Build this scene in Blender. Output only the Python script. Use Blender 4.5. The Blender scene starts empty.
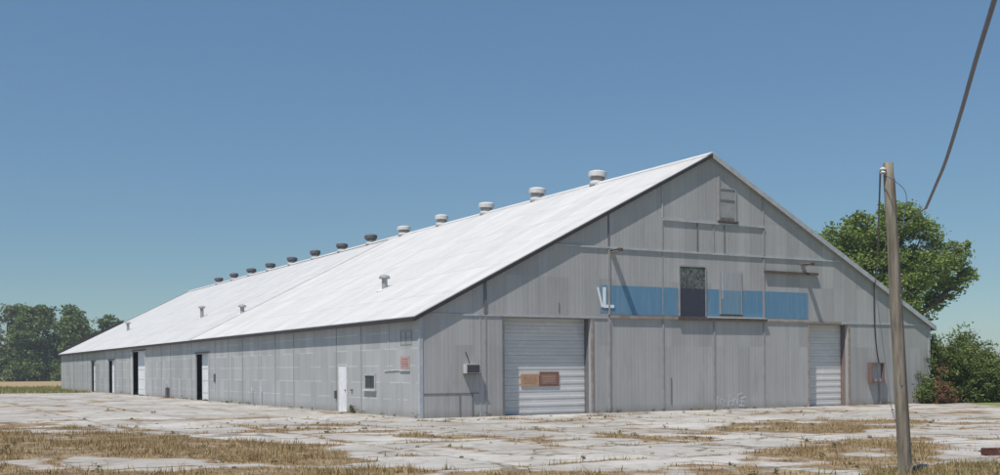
import bpy, bmesh, math, random
import numpy as np
from mathutils import Vector, Matrix
R = math.radians
random.seed(7)
rng = np.random.default_rng(7)
S = bpy.context.scene
COL = S.collection

# ------------------------------------------------------------------ camera
cd = bpy.data.cameras.new('camera'); cam = bpy.data.objects.new('camera', cd); COL.objects.link(cam)
YAW, ROLL = R(29.566), R(-0.374)
cam.location = (-18.60, -39.165, 1.902)
cam.rotation_euler = (Matrix.Rotation(-YAW, 3, 'Z') @ Matrix.Rotation(R(90), 3, 'X') @ Matrix.Rotation(ROLL, 3, 'Z')).to_euler()
cd.sensor_width = 36; cd.lens = 36 * 1100.2 / 1000
cd.shift_y = (369.6 - 237.5) / 1000
cd.clip_start = 0.1; cd.clip_end = 6000
S.camera = cam

# ------------------------------------------------------------------ light
SUN = Vector((0.45, 0.235, -1.0)).normalized()       # direction the light travels
elev = math.asin(-SUN.z); azi = math.atan2(-SUN.x, -SUN.y)
W = bpy.data.worlds.new('World'); S.world = W; W.use_nodes = True
wn = W.node_tree.nodes; wl = W.node_tree.links
bg = wn['Background']; sky = wn.new('ShaderNodeTexSky'); sky.sky_type = 'NISHITA'
sky.sun_disc = False; sky.sun_elevation = elev; sky.sun_rotation = azi % (2 * math.pi)
sky.air_density = 1.0; sky.dust_density = 0.0; sky.ozone_density = 2.6; sky.altitude = 1500
tint = wn.new('ShaderNodeMix'); tint.data_type = 'RGBA'; tint.blend_type = 'MULTIPLY'; tint.inputs[0].default_value = 1
wl.new(sky.outputs[0], tint.inputs[6]); tint.inputs[7].default_value = (0.86, 0.985, 0.96, 1); 
wtc = wn.new('ShaderNodeTexCoord'); wsx = wn.new('ShaderNodeSeparateXYZ'); wl.new(wtc.outputs['Generated'], wsx.inputs[0])
wrp = wn.new('ShaderNodeValToRGB'); wl.new(wsx.outputs[2], wrp.inputs[0]); e_ = wrp.color_ramp
e_.elements[0].position = 0.0; e_.elements[0].color = (0.62, 0.62, 0.64, 1); e_.elements[1].position = 0.34; e_.elements[1].color = (1, 1, 1, 1)
for p_, v_ in ((0.08, 0.665), (0.22, 0.86)): q_ = e_.elements.new(p_); q_.color = (v_, v_, v_, 1)
dim = wn.new('ShaderNodeMix'); dim.data_type = 'RGBA'; dim.blend_type = 'MULTIPLY'; dim.inputs[0].default_value = 1      # dry summer air: the sky whitens little towards the horizon
wl.new(tint.outputs[2], dim.inputs[6]); wl.new(wrp.outputs[0], dim.inputs[7]); wl.new(dim.outputs[2], bg.inputs[0]); bg.inputs[1].default_value = 0.10
sd = bpy.data.lights.new('sun', 'SUN'); sun = bpy.data.objects.new('sun', sd); COL.objects.link(sun)
sd.energy = 4.2; sd.angle = R(0.53); sd.color = (1.0, 0.95, 0.88)
sun.rotation_euler = SUN.to_track_quat('-Z', 'Y').to_euler()
sun.location = (-40, -30, 60)
S.view_settings.view_transform = 'Standard'; S.view_settings.look = 'None'
S.view_settings.exposure = 0.17; S.view_settings.gamma = 1
S.render.engine = 'CYCLES'

# ------------------------------------------------------------------ materials
def newmat(name, rough=0.8, metal=0.0, spec=0.3):
    m = bpy.data.materials.new(name); m.use_nodes = True
    b = m.node_tree.nodes['Principled BSDF']
    b.inputs['Roughness'].default_value = rough; b.inputs['Metallic'].default_value = metal
    b.inputs['Specular IOR Level'].default_value = spec
    return m, m.node_tree.nodes, m.node_tree.links, b
def texco(n, l, scale=(1, 1, 1), rot=(0, 0, 0), kind='Object'):
    t = n.new('ShaderNodeTexCoord'); mp = n.new('ShaderNodeMapping')
    l.new(t.outputs[kind], mp.inputs[0]); mp.inputs['Scale'].default_value = scale; mp.inputs['Rotation'].default_value = rot
    return mp.outputs[0]
def noise(n, l, vec, scale, detail=4, rough=0.55, dist=0):
    t = n.new('ShaderNodeTexNoise'); l.new(vec, t.inputs['Vector'])
    t.inputs['Scale'].default_value = scale; t.inputs['Detail'].default_value = detail
    t.inputs['Roughness'].default_value = rough; t.inputs['Distortion'].default_value = dist
    return t.outputs[0]
def ramp(n, l, fac, stops, interp='LINEAR'):
    r = n.new('ShaderNodeValToRGB'); l.new(fac, r.inputs[0]); e = r.color_ramp; e.interpolation = interp
    while len(e.elements) < len(stops): e.elements.new(0.5)
    for el, (p, c) in zip(e.elements, stops):
        el.position = p; el.color = (*c, 1) if len(c) == 3 else c
    return r.outputs[0]
def mix(n, l, fac, a, b, mode='MIX'):
    m = n.new('ShaderNodeMix'); m.data_type = 'RGBA'; m.blend_type = mode
    for i, v in ((0, fac), (6, a), (7, b)):
        if isinstance(v, (int, float)): m.inputs[i].default_value = v
        elif isinstance(v, tuple): m.inputs[i].default_value = (*v, 1)
        else: l.new(v, m.inputs[i])
    return m.outputs[2]
def math_(n, l, op, a, b=0.0, c=0.0):
    m = n.new('ShaderNodeMath'); m.operation = op
    for i, v in enumerate((a, b, c)):
        if isinstance(v, (int, float)): m.inputs[i].default_value = v
        else: l.new(v, m.inputs[i])
    return m.outputs[0]
def bump(n, l, b, h, strength=0.3, dist=0.02):
    k = n.new('ShaderNodeBump'); l.new(h, k.inputs['Height']); k.inputs['Strength'].default_value = strength
    k.inputs['Distance'].default_value = dist; l.new(k.outputs[0], b.inputs['Normal'])
def g(v): return (v, v, v)

def metal_wall(name, base, along, dark=0.72, stain=0.5):
    """grey painted corrugated sheeting: sheets 0.8 m wide of differing tone, drip streaks, lap lines"""
    m, n, l, b = newmat(name, 0.55, 0.0, 0.4)
    t = n.new('ShaderNodeTexCoord'); s = n.new('ShaderNodeSeparateXYZ'); l.new(t.outputs['Object'], s.inputs[0])
    u = s.outputs[0] if along == 'x' else s.outputs[1]; z = s.outputs[2]
    sheet = math_(n, l, 'FLOOR', math_(n, l, 'MULTIPLY', u, 1 / 0.78))
    row = math_(n, l, 'FLOOR', math_(n, l, 'MULTIPLY', z, 1 / 1.38 if along == 'y' else 1 / 2.9))
    cmb = n.new('ShaderNodeCombineXYZ'); l.new(sheet, cmb.inputs[0]); l.new(row, cmb.inputs[1])
    wn_ = n.new('ShaderNodeTexWhiteNoise'); l.new(cmb.outputs[0], wn_.inputs[0])
    tone = math_(n, l, 'MULTIPLY_ADD', wn_.outputs[0], 0.20, 0.90)
    st = texco(n, l, (3.2, 3.2, 0.16)); streak = noise(n, l, st, 1.0, 6, 0.62)
    st2 = texco(n, l, (14, 14, 0.35)); streak2 = noise(n, l, st2, 1.0, 3, 0.6)
    big = noise(n, l, texco(n, l, (0.22, 0.22, 0.3)), 1.0, 4, 0.6)
    f = math_(n, l, 'MULTIPLY', tone, math_(n, l, 'MULTIPLY_ADD', streak, 0.34, 0.83))
    f = math_(n, l, 'MULTIPLY', f, math_(n, l, 'MULTIPLY_ADD', streak2, 0.22, 0.89))
    f = math_(n, l, 'MULTIPLY', f, math_(n, l, 'MULTIPLY_ADD', big, 0.30, 0.85))
    # sheet lap lines
    fr = math_(n, l, 'FRACT', math_(n, l, 'MULTIPLY', u, 1 / 0.78))
    lap = math_(n, l, 'LESS_THAN', fr, 0.045)
    f = math_(n, l, 'MULTIPLY', f, math_(n, l, 'MULTIPLY_ADD', lap, -0.10, 1.0))
    if along == 'y':
        # nail rows: paler, broken horizontal lines
        fz = math_(n, l, 'FRACT', math_(n, l, 'MULTIPLY', z, 1 / 0.69))
        nl = math_(n, l, 'LESS_THAN', fz, 0.07)
        brk = math_(n, l, 'GREATER_THAN', noise(n, l, texco(n, l, (1, 0.7, 3)), 1.0, 3), 0.47)
        f = math_(n, l, 'MULTIPLY', f, math_(n, l, 'MULTIPLY_ADD', math_(n, l, 'MULTIPLY', nl, brk), 0.30, 1.0))
    dirt = ramp(n, l, noise(n, l, texco(n, l, (1.3, 1.3, 0.30)), 1.0, 5, 0.65), [(0.56, g(0)), (0.78, g(1))])
    sc = n.new('ShaderNodeVectorMath'); sc.operation = 'SCALE'; sc.inputs[0].default_value = base; l.new(f, sc.inputs['Scale'])
    c = mix(n, l, math_(n, l, 'MULTIPLY', dirt, stain), sc.outputs[0], (base[0] * dark, base[1] * dark * 0.96, base[2] * dark * 0.93))
    # splash dirt and rust low on the sheets (breaks off unevenly)
    low = math_(n, l, 'SUBTRACT', 0.42, z)
    low = math_(n, l, 'MULTIPLY_ADD', low, 2.2, math_(n, l, 'SUBTRACT', noise(n, l, texco(n, l, (2.5, 2.5, 1.2)), 1.0, 4), 0.62))
    lowf = ramp(n, l, low, [(0.0, g(0)), (0.8, g(0.55))])
    c = mix(n, l, lowf, c, (0.21, 0.185, 0.16))
    l.new(c, b.inputs['Base Color'])
    wv = math_(n, l, 'SINE', math_(n, l, 'MULTIPLY', u, 2 * math.pi / 0.195))
    dent = noise(n, l, texco(n, l, (0.9, 0.9, 0.6)), 1.0, 3)
    h = math_(n, l, 'ADD', math_(n, l, 'MULTIPLY', wv, 0.35), math_(n, l, 'MULTIPLY', dent, 2.5))
    bump(n, l, b, h, 0.20, 0.02)
    return m
M = {}
M['front'] = metal_wall('front_sheeting', (0.378, 0.373, 0.370), 'x', 0.7, 0.65)
M['side'] = metal_wall('side_sheeting', (0.375, 0.384, 0.388), 'y', 0.8, 0.35)

def roofmat(name, base, lo):
    m, n, l, b = newmat(name, 0.65, 0.0, 0.25)
    fine = noise(n, l, texco(n, l, (1.1, 2.6, 1.1)), 1.0, 6, 0.75, 0.3)
    wash = noise(n, l, texco(n, l, (0.12, 0.6, 0.12)), 1.0, 4, 0.6)
    f = math_(n, l, 'ADD', math_(n, l, 'MULTIPLY', fine, 0.75), math_(n, l, 'MULTIPLY', wash, 0.25))
    c = ramp(n, l, f, [(0.36, lo), (0.62, base)])
    t = n.new('ShaderNodeTexCoord'); s = n.new('ShaderNodeSeparateXYZ'); l.new(t.outputs['Object'], s.inputs[0])
    y = math_(n, l, 'MULTIPLY', s.outputs[1], 1 / 0.8); z = math_(n, l, 'MULTIPLY', s.outputs[2], 1 / 1.27)
    cmb = n.new('ShaderNodeCombineXYZ'); l.new(math_(n, l, 'FLOOR', y), cmb.inputs[0]); l.new(math_(n, l, 'FLOOR', z), cmb.inputs[1])
    w = n.new('ShaderNodeTexWhiteNoise'); l.new(cmb.outputs[0], w.inputs[0])
    lap = math_(n, l, 'MAXIMUM', math_(n, l, 'LESS_THAN', math_(n, l, 'FRACT', y), 0.07), math_(n, l, 'LESS_THAN', math_(n, l, 'FRACT', z), 0.035))
    k = math_(n, l, 'MULTIPLY', math_(n, l, 'MULTIPLY_ADD', w.outputs[0], 0.11, 0.91), math_(n, l, 'MULTIPLY_ADD', lap, -0.14, 1.0))
    sc = n.new('ShaderNodeVectorMath'); sc.operation = 'SCALE'; l.new(c, sc.inputs[0]); l.new(k, sc.inputs['Scale'])
    rs_ = ramp(n, l, noise(n, l, texco(n, l, (0.25, 3.0, 0.25)), 1.0, 5, 0.7), [(0.63, g(0)), (0.78, g(0.35))])
    l.new(mix(n, l, rs_, sc.outputs[0], (0.42, 0.38, 0.34)), b.inputs['Base Color'])
    wv = math_(n, l, 'SINE', math_(n, l, 'MULTIPLY', s.outputs[1], 2 * math.pi / 0.2))
    bump(n, l, b, math_(n, l, 'ADD', math_(n, l, 'MULTIPLY', wv, 0.4), math_(n, l, 'MULTIPLY', fine, 2.0)), 0.3, 0.03)
    return m
M['roof'] = roofmat('white_roof_coating', (0.635, 0.628, 0.615), (0.53, 0.527, 0.52))
M['roof_old'] = roofmat('chalky_roof_coating', (0.61, 0.607, 0.60), (0.48, 0.48, 0.478))

def plain(name, col, rough=0.7, metal=0.0, var=0.25, scale=3.0, sc3=(1, 1, 1), col2=None, lo=0.35, hi=0.7):
    m, n, l, b = newmat(name, rough, metal)
    a = noise(n, l, texco(n, l, sc3), scale, 5, 0.6)
    c2 = col2 or tuple(v * (1 - var) for v in col)
    l.new(ramp(n, l, a, [(lo, col), (hi, c2)]), b.inputs['Base Color'])
    bump(n, l, b, a, 0.15, 0.01)
    return m
M['trim'] = plain('grey_trim', (0.335, 0.335, 0.34), 0.6)
M['trim_dark'] = plain('dark_trim', (0.17, 0.175, 0.185), 0.7)
M['trim_light'] = plain('pale_trim', (0.45, 0.47, 0.50), 0.55)
M['fascia_dark'] = plain('dark_fascia', (0.045, 0.042, 0.045), 0.7)  # plain near-black colour for roof edges, door headers and the hatch sill
M['rust'] = plain('rusty_steel', (0.135, 0.095, 0.08), 0.85, 0, 0.3, 5, col2=(0.075, 0.055, 0.05))
M['meter'] = plain('oxide_red_box', (0.20, 0.115, 0.10), 0.8, 0, 0.3, 4, col2=(0.14, 0.10, 0.095))
M['jamb'] = plain('reddish_door_jamb', (0.22, 0.165, 0.145), 0.8)
M['rust_pale'] = plain('rust_streaked_grey', (0.34, 0.305, 0.285), 0.8, 0, 0.3, 2.2, col2=(0.24, 0.17, 0.135), lo=.4, hi=.66)
M['white'] = plain('white_paint', (0.76, 0.78, 0.80), 0.5, 0, 0.15, 2.5)
M['white_dull'] = plain('weathered_white_paint', (0.62, 0.62, 0.60), 0.6, 0, 0.3, 3)
M['cream'] = plain('cream_paint', (0.66, 0.645, 0.60), 0.6, 0, 0.2, 2)
M['blue'] = plain('faded_blue_paint', (0.108, 0.232, 0.36), 0.6, 0, 0.2, 1.6, (3.5, 1, 0.35), (0.175, 0.285, 0.38), 0.45, 0.8)
M['blue_pale'] = plain('worn_blue_paint', (0.20, 0.29, 0.37), 0.6, 0, 0.2, 2, (4, 1, 0.4), (0.115, 0.235, 0.36))
M['letter'] = plain('white_letter', (0.78, 0.83, 0.85), 0.5, 0, 0.08)
M['orange'] = plain('orange_plywood', (0.42, 0.235, 0.14), 0.8, 0, 0.3, 4, (1, 1, 3), (0.47, 0.31, 0.20))
M['brown'] = plain('brown_plywood', (0.25, 0.115, 0.085), 0.8, 0, 0.3, 5)
M['pink'] = plain('sun_bleached_sign', (0.45, 0.33, 0.31), 0.8, 0, 0.2, 3)
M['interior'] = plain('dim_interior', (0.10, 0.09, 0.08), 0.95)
M['glass'] = plain('dusty_glass', (0.035, 0.045, 0.055), 0.25)
M['galv_dark'] = plain('weathered_galvanised', (0.13, 0.125, 0.13), 0.6, 0.3)
M['galv_mid'] = plain('dull_galvanised', (0.36, 0.36, 0.365), 0.6, 0.2)
M['galv'] = plain('galvanised_pipe', (0.38, 0.39, 0.40), 0.5, 0.3)
M['cable'] = plain('black_cable', (0.035, 0.038, 0.05), 0.5)
M['cable_grey'] = plain('grey_cable', (0.085, 0.09, 0.125), 0.35)
M['bark'] = plain('bark', (0.16, 0.12, 0.09), 0.95, 0, 0.4, 3, (1, 1, 0.3))
M['door_shut'] = None
def slatdoor(name, base, pitch):
    m, n, l, b = newmat(name, 0.5, 0.0, 0.4)
    a = noise(n, l, texco(n, l, (0.6, 1, 2.6)), 1.0, 5, 0.6)
    smear = noise(n, l, texco(n, l, (1.2, 1, 0.9)), 1.3, 4, 0.7, 1.2)
    c = ramp(n, l, a, [(0.3, tuple(v * 0.86 for v in base)), (0.7, base)])
    c = mix(n, l, ramp(n, l, smear, [(0.55, g(0)), (0.72, g(0.35))]), c, tuple(min(1, v * 1.35) for v in base))
    l.new(c, b.inputs['Base Color']); bump(n, l, b, a, 0.15, 0.02)
    return m
M['slats'] = slatdoor('roller_door_paint', (0.60, 0.60, 0.60), 0.3)
M['slats_white'] = slatdoor('roller_door_white', (0.64, 0.635, 0.63), 0.3)

def darkpane():
    m, n, l, b = newmat('tarnished_pane', 0.5)
    t = n.new('ShaderNodeTexCoord'); s = n.new('ShaderNodeSeparateXYZ'); l.new(t.outputs['Object'], s.inputs[0])
    up = math_(n, l, 'GREATER_THAN', s.outputs[2], 5.53)
    a = noise(n, l, texco(n, l, (1, 1, 1)), 5.0, 4, 0.6, 1.5)
    c1 = ramp(n, l, a, [(0.42, (0.055, 0.06, 0.06)), (0.62, (0.17, 0.185, 0.175))])
    c0 = ramp(n, l, a, [(0.3, (0.040, 0.042, 0.062)), (0.8, (0.055, 0.058, 0.085))])
    l.new(mix(n, l, up, c0, c1), b.inputs['Base Color'])
    return m
M['pane'] = darkpane()

def wood():
    m, n, l, b = newmat('weathered_pole_wood', 0.9)
    a = noise(n, l, texco(n, l, (9, 9, 0.8)), 1.0, 6, 0.65)
    k = noise(n, l, texco(n, l, (30, 30, 1.2)), 1.0, 4, 0.65)
    c = ramp(n, l, a, [(0.3, (0.10, 0.085, 0.065)), (0.5, (0.215, 0.19, 0.15)), (0.7, (0.35, 0.315, 0.265))])
    c = mix(n, l, ramp(n, l, k, [(0.58, g(0)), (0.66, g(0.75))]), c, (0.06, 0.05, 0.04))
    l.new(c, b.inputs['Base Color']); bump(n, l, b, math_(n, l, 'SUBTRACT', a, k), 0.6, 0.02)
    return m
M['wood'] = wood()

def leafmat(name, cols, trans=0.25):
    m, n, l, b = newmat(name, 0.6, 0, 0.25)
    ge = n.new('ShaderNodeNewGeometry')
    big = noise(n, l, texco(n, l), 0.45, 3, 0.6)
    f = math_(n, l, 'ADD', math_(n, l, 'MULTIPLY', ge.outputs['Random Per Island'], 0.55), math_(n, l, 'MULTIPLY', big, 0.55))
    c = ramp(n, l, f, [(0.15, cols[0]), (0.5, cols[1]), (0.9, cols[2])])
    l.new(c, b.inputs['Base Color'])
    tr = n.new('ShaderNodeBsdfTranslucent'); l.new(mix(n, l, 1.0, c, (1.0, 1.0, 0.45), 'MULTIPLY'), tr.inputs[0])
    ms = n.new('ShaderNodeMixShader'); ms.inputs[0].default_value = trans
    l.new(b.outputs[0], ms.inputs[1]); l.new(tr.outputs[0], ms.inputs[2]); l.new(ms.outputs[0], n['Material Output'].inputs[0])
    return m
M['leaf'] = leafmat('cottonwood_leaves', [(0.085, 0.13, 0.03), (0.17, 0.24, 0.055), (0.33, 0.39, 0.12)], 0.38)
M['leaf_shrub'] = leafmat('shrub_leaves', [(0.06, 0.09, 0.028), (0.12, 0.165, 0.045), (0.24, 0.27, 0.09)])
M['leaf_dead'] = leafmat('reddish_dry_leaves', [(0.09, 0.05, 0.035), (0.17, 0.085, 0.05), (0.24, 0.15, 0.08)])
M['leaf_far'] = leafmat('far_leaves', [(0.06, 0.095, 0.03), (0.12, 0.18, 0.055), (0.21, 0.275, 0.095)])
M['leaf_far2'] = leafmat('far_olive_leaves', [(0.085, 0.115, 0.05), (0.14, 0.175, 0.075), (0.22, 0.25, 0.12)])
M['grass_dry'] = leafmat('dry_grass_blades', [(0.17, 0.10, 0.05), (0.34, 0.235, 0.115), (0.54, 0.43, 0.25)], 0.2)
M['grass_green'] = leafmat('green_grass_blades', [(0.10, 0.11, 0.04), (0.17, 0.18, 0.065), (0.28, 0.26, 0.11)], 0.2)
M['grass_rough'] = leafmat('rough_grass_blades', [(0.16, 0.17, 0.07), (0.27, 0.27, 0.11), (0.44, 0.38, 0.19)], 0.3)
M['weed'] = leafmat('weed_leaves', [(0.06, 0.08, 0.03), (0.11, 0.12, 0.05), (0.2, 0.18, 0.09)], 0.2)

# ------------------------------------------------------------------ helpers
def tag(o, label=None, cat=None, group=None, kind=None):
    if label: o['label'] = label
    if cat: o['category'] = cat
    if group: o['group'] = group
    if kind: o['kind'] = kind
    return o
def empty(name, loc=(0, 0, 0), rz=0):
    o = bpy.data.objects.new(name, None); COL.objects.link(o); o.location = loc; o.rotation_euler = (0, 0, rz)
    o.empty_display_size = 0.3
    return o
def build(name, bm, mat, parent=None, smooth=False, mats=None):
    bmesh.ops.recalc_face_normals(bm, faces=bm.faces)
    me = bpy.data.meshes.new(name); bm.to_mesh(me); bm.free()
    for mm in (mats or [mat]): me.materials.append(mm)
    if smooth:
        for p in me.polygons: p.use_smooth = True
    o = bpy.data.objects.new(name, me); COL.objects.link(o)
    if parent: o.parent = parent
    return o
def box(bm, x0, x1, y0, y1, z0, z1):
    vs = [bm.verts.new((x, y, z)) for z in (z0, z1) for y in (y0, y1) for x in (x0, x1)]
    for f in ((0, 2, 3, 1), (4, 5, 7, 6), (0, 1, 5, 4), (2, 6, 7, 3), (0, 4, 6, 2), (1, 3, 7, 5)):
        bm.faces.new([vs[i] for i in f])
def prism(bm, pts, off):
    a = [bm.verts.new(p) for p in pts]; b = [bm.verts.new(Vector(p) + Vector(off)) for p in pts]
    f1 = bm.faces.new(a); f2 = bm.faces.new(b[::-1])
    k = len(pts)
    for i in range(k): bm.faces.new([a[i], a[(i + 1) % k], b[(i + 1) % k], b[i]])
    f1.normal_update(); f2.normal_update()
    if k > 4: bmesh.ops.triangulate(bm, faces=[f1, f2], ngon_method='EAR_CLIP')
def tube(bm, pts, rad, seg=8, cap=True):
    pts = [Vector(p) for p in pts]
    if isinstance(rad, (int, float)): rad = [rad] * len(pts)
    rings = []
    for i, p in enumerate(pts):
        d = (pts[min(i + 1, len(pts) - 1)] - pts[max(i - 1, 0)]).normalized()
        up = Vector((0, 0, 1)) if abs(d.z) < 0.9 else Vector((1, 0, 0))
        a = d.cross(up).normalized(); b = d.cross(a)
        rings.append([bm.verts.new(p + (a * math.cos(t) + b * math.sin(t)) * rad[i]) for t in [2 * math.pi * k / seg for k in range(seg)]])
    for r0, r1 in zip(rings, rings[1:]):
        for k in range(seg): bm.faces.new([r0[k], r0[(k + 1) % seg], r1[(k + 1) % seg], r1[k]])
    if cap: bm.faces.new(rings[0][::-1]); bm.faces.new(rings[-1])
def lathe(bm, prof, c=(0, 0, 0), seg=20):
    rings = [[bm.verts.new((c[0] + r * math.cos(2 * math.pi * k / seg), c[1] + r * math.sin(2 * math.pi * k / seg), c[2] + z)) for k in range(seg)] for r, z in prof]
    for r0, r1 in zip(rings, rings[1:]):
        for k in range(seg): bm.faces.new([r0[k], r0[(k + 1) % seg], r1[(k + 1) % seg], r1[k]])
    bm.faces.new(rings[0][::-1]); bm.faces.new(rings[-1])
def smooth_path(ctrl, n=8):
    P = [Vector(c) for c in ctrl]; P = [P[0] * 2 - P[1]] + P + [P[-1] * 2 - P[-2]]; out = []
    for i in range(1, len(P) - 2):
        for k in range(n):
            t = k / n; p0, p1, p2, p3 = P[i - 1:i + 3]
            out.append(0.5 * ((2 * p1) + (p2 - p0) * t + (2 * p0 - 5 * p1 + 4 * p2 - p3) * t * t + (3 * p1 - p0 - 3 * p2 + p3) * t ** 3))
    out.append(P[-2]); return out
def npmesh(name, verts, faces, mat, parent=None, k=4):
    me = bpy.data.meshes.new(name); nv, nf = len(verts), len(faces)
    me.vertices.add(nv); me.vertices.foreach_set('co', np.asarray(verts, np.float32).ravel())
    me.loops.add(nf * k); me.loops.foreach_set('vertex_index', np.asarray(faces, np.int32).ravel())
    me.polygons.add(nf); me.polygons.foreach_set('loop_start', np.arange(0, nf * k, k, dtype=np.int32))
    me.update(calc_edges=True); me.materials.append(mat)
    o = bpy.data.objects.new(name, me); COL.objects.link(o)
    if parent: o.parent = parent
    return o

# value noise on numpy arrays
_tab = np.random.default_rng(3).random((256, 256))
def vn(x, y):
    xi = np.floor(x).astype(int); yi = np.floor(y).astype(int); fx = x - xi; fy = y - yi
    fx = fx * fx * (3 - 2 * fx); fy = fy * fy * (3 - 2 * fy)
    T = lambda i, j: _tab[i & 255, j & 255]
    return (T(xi, yi) * (1 - fx) + T(xi + 1, yi) * fx) * (1 - fy) + (T(xi, yi + 1) * (1 - fx) + T(xi + 1, yi + 1) * fx) * fy
def fbm(x, y, o=4):
    s = 0; a = 0.5; t = 0
    for i in range(o): s = s + a * vn(x * 2 ** i + 17 * i, y * 2 ** i + 31 * i); t += a; a *= 0.5
    return s / t

# ------------------------------------------------------------------ ground
GRASS = [  # patches of dry grass growing over the broken concrete: outline, strength
 ([(-24, -4), (-17.0, -2.4), (-15.1, -0.4), (-13.7, -2.9), (-11.9, -2.8), (-10.1, -9.0), (-8.7, -13.0), (-9.0, -17.8), (-10.7, -18.4), (-11.8, -16.2), (-14.4, -14.0), (-17.4, -12.1), (-24, -11)], 1.0),
 ([(-24, -13), (-17.5, -14.7), (-13.8, -16.8), (-11.2, -18.2), (-9.5, -20.0), (-10.5, -26.6), (-17.9, -26), (-26, -24)], 0.85),
 ([(4.0, -11.6), (8.9, -9.5), (14.0, -11.4), (13.6, -15.7), (9.4, -17.1), (4.8, -15.6)], 0.72),
 ([(-2.4, -20.3), (0.9, -19.5), (3.8, -19.8), (4.3, -21.4), (-1.0, -24.9), (-2.9, -24.6), (-4.6, -23.5)], 0.8),
 ([(-3.6, -25.2), (-1.2, -24.8), (1.0, -26.0), (4, -30), (-3, -37), (-8.2, -29.3)], 1.0),
 ([(-10.1, -20.6), (-6.3, -22.8), (-5.7, -23.9), (-3.6, -25.5), (-8.0, -29.5), (-12.8, -28)], 0.62),
 ([(-5.9, -5.8), (-4.2, -11.2), (-5.0, -13.2), (-6.8, -7.4)], 0.62),
 ([(-0.9, -11.5), (1.1, -16.1), (-0.7, -18.6), (-1.4, -13.8)], 0.66),
 ([(-15.6, 10.2), (-13.0, 7.4), (-12.3, -1.0), (-15.9, 0.6)], 0.55),
]
def poly_sd(px, py, poly):
    P = np.array(poly, float); n = len(P); d = np.full(px.shape, 1e9); ins = np.zeros(px.shape, bool)
    for i in range(n):
        a = P[i]; b = P[(i + 1) % n]; e = b - a
        t = np.clip(((px - a[0]) * e[0] + (py - a[1]) * e[1]) / (e @ e), 0, 1)
        d = np.minimum(d, np.hypot(px - a[0] - t * e[0], py - a[1] - t * e[1]))
        c = (a[1] > py) != (b[1] > py)
        xi = a[0] + (py - a[1]) / (e[1] if abs(e[1]) > 1e-9 else 1e-9) * e[0]
        ins ^= c & (px < xi)
    return np.where(ins, d, -d)
JX = [-0.55, -3.9, -7.6, -11.4, -15.2, -19.5, 2.9, 6.8, 10.6, 14.5, 18.4, 22.5, 26.4]     # joints running along the long side
JY = [-2.2, -5.6, -9.3, -13.0, -16.8, -20.5, -24.3, 5.0, 12, 19, 26, 33, 41, 49, 57]
def grass_amount(x, y):
    wob = fbm(x * 0.35 + 5, y * 0.35 + 9, 3) - 0.5
    n1 = fbm(x * 0.8, y * 0.8, 5)
    g_ = np.zeros_like(x)
    for poly, w in GRASS:
        sd = poly_sd(x + wob * 2.5, y + wob * 2.5, poly)
        g_ = np.maximum(g_, w * np.clip(0.5 + sd / 1.1, 0, 1))
    a = np.clip((g_ + (n1 - 0.52) * 1.8) * 1.7 - 0.5, 0, 1)
    n2 = fbm(x * 0.5 + 40, y * 0.5 + 3, 4); n3 = fbm(x * 2.2 + 7, y * 2.2 + 11, 3)
    j = np.zeros_like(x)
    for q in JX:
        side = 1.0 if q > -1 else 0.8
        d = np.abs(x - q + (fbm(y * 0.6 + q, y * 0 + q * 3, 3) - 0.5) * 0.7)
        wd = 0.07 + 0.5 * np.clip(n2 - 0.48, 0, 1) * 2.4
        j = np.maximum(j, np.clip(1.15 - d / wd, 0, 1) * np.clip((fbm(y * 0.22 + q * 1.7, x * 0.05 + q, 3) - 0.36) * 7, 0, 1) * side)
    for q in JY:
        d = np.abs(y - q + (fbm(x * 0.6 + q, x * 0 + q * 3, 3) - 0.5) * 0.7)
        wd = 0.08 + 0.5 * np.clip(n2 - 0.47, 0, 1) * 2.4
        j = np.maximum(j, np.clip(1.15 - d / wd, 0, 1) * np.clip((fbm(x * 0.22 + q * 1.7, y * 0.05 + q, 3) - 0.33) * 7, 0, 1))
    blot = np.clip((fbm(x * 0.42 + 90, y * 0.42 + 60, 5) - 0.635) * 8, 0, 0.7)
    return np.clip(np.maximum(np.maximum(a, j * np.clip(n3 * 2.2 - 0.35, 0, 1)), blot * np.clip(n3 * 2 - 0.2, 0, 1)), 0, 1)

def axis(a, segs):
    out = [a]
    for end, st in segs:
        while out[-1] < end - 1e-6: out.append(min(end, out[-1] + st))
    return np.array(out)
xs = axis(-60, [(-24, 1.0), (24, 0.16), (46, 0.4)])
ys = axis(-48, [(-27, 0.8), (4, 0.14), (30, 0.35), (78, 0.8)])
X, Y = np.meshgrid(xs, ys); gx, gy = X.ravel(), Y.ravel()
ga = grass_amount(gx, gy)
hz = (fbm(gx * 0.16, gy * 0.16, 3) - 0.5) * 0.05
near = np.clip(np.minimum.reduce([np.maximum(-gx, -gy) / 1.5]), 0, 1)      # dead level against the walls
zz = 0.004 + np.where((gx > -1.5) & (gy > -1.5), 0, hz * np.clip(np.maximum(-gx - 1.5, -gy - 1.5) / 4, 0, 1)) + np.clip(hz, -0.02, 0) * 0
zz = np.maximum(zz, 0.004)
nx, ny = len(xs), len(ys)
I, J = np.meshgrid(np.arange(nx - 1), np.arange(ny - 1)); b0 = (J * nx + I).ravel()
F = np.stack([b0, b0 + 1, b0 + 1 + nx, b0 + nx], 1)
cx = gx[F].mean(1); cy = gy[F].mean(1)
edgeR = (cx - 26.0) * 0.743 - (cy + 6.7) * 0.669            # lawn begins right of a slanting edge
wobe = (fbm(cx * 0.5, cy * 0.5, 3) - 0.5) * 1.5
keep = (edgeR + wobe < 0.4) & (cy < 72 + wobe * 4)
F = F[keep]
m, n, l, b = newmat('broken_concrete', 0.92, 0, 0.2)
at = n.new('ShaderNodeAttribute'); at.attribute_name = 'grass'
oc = texco(n, l)
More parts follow.
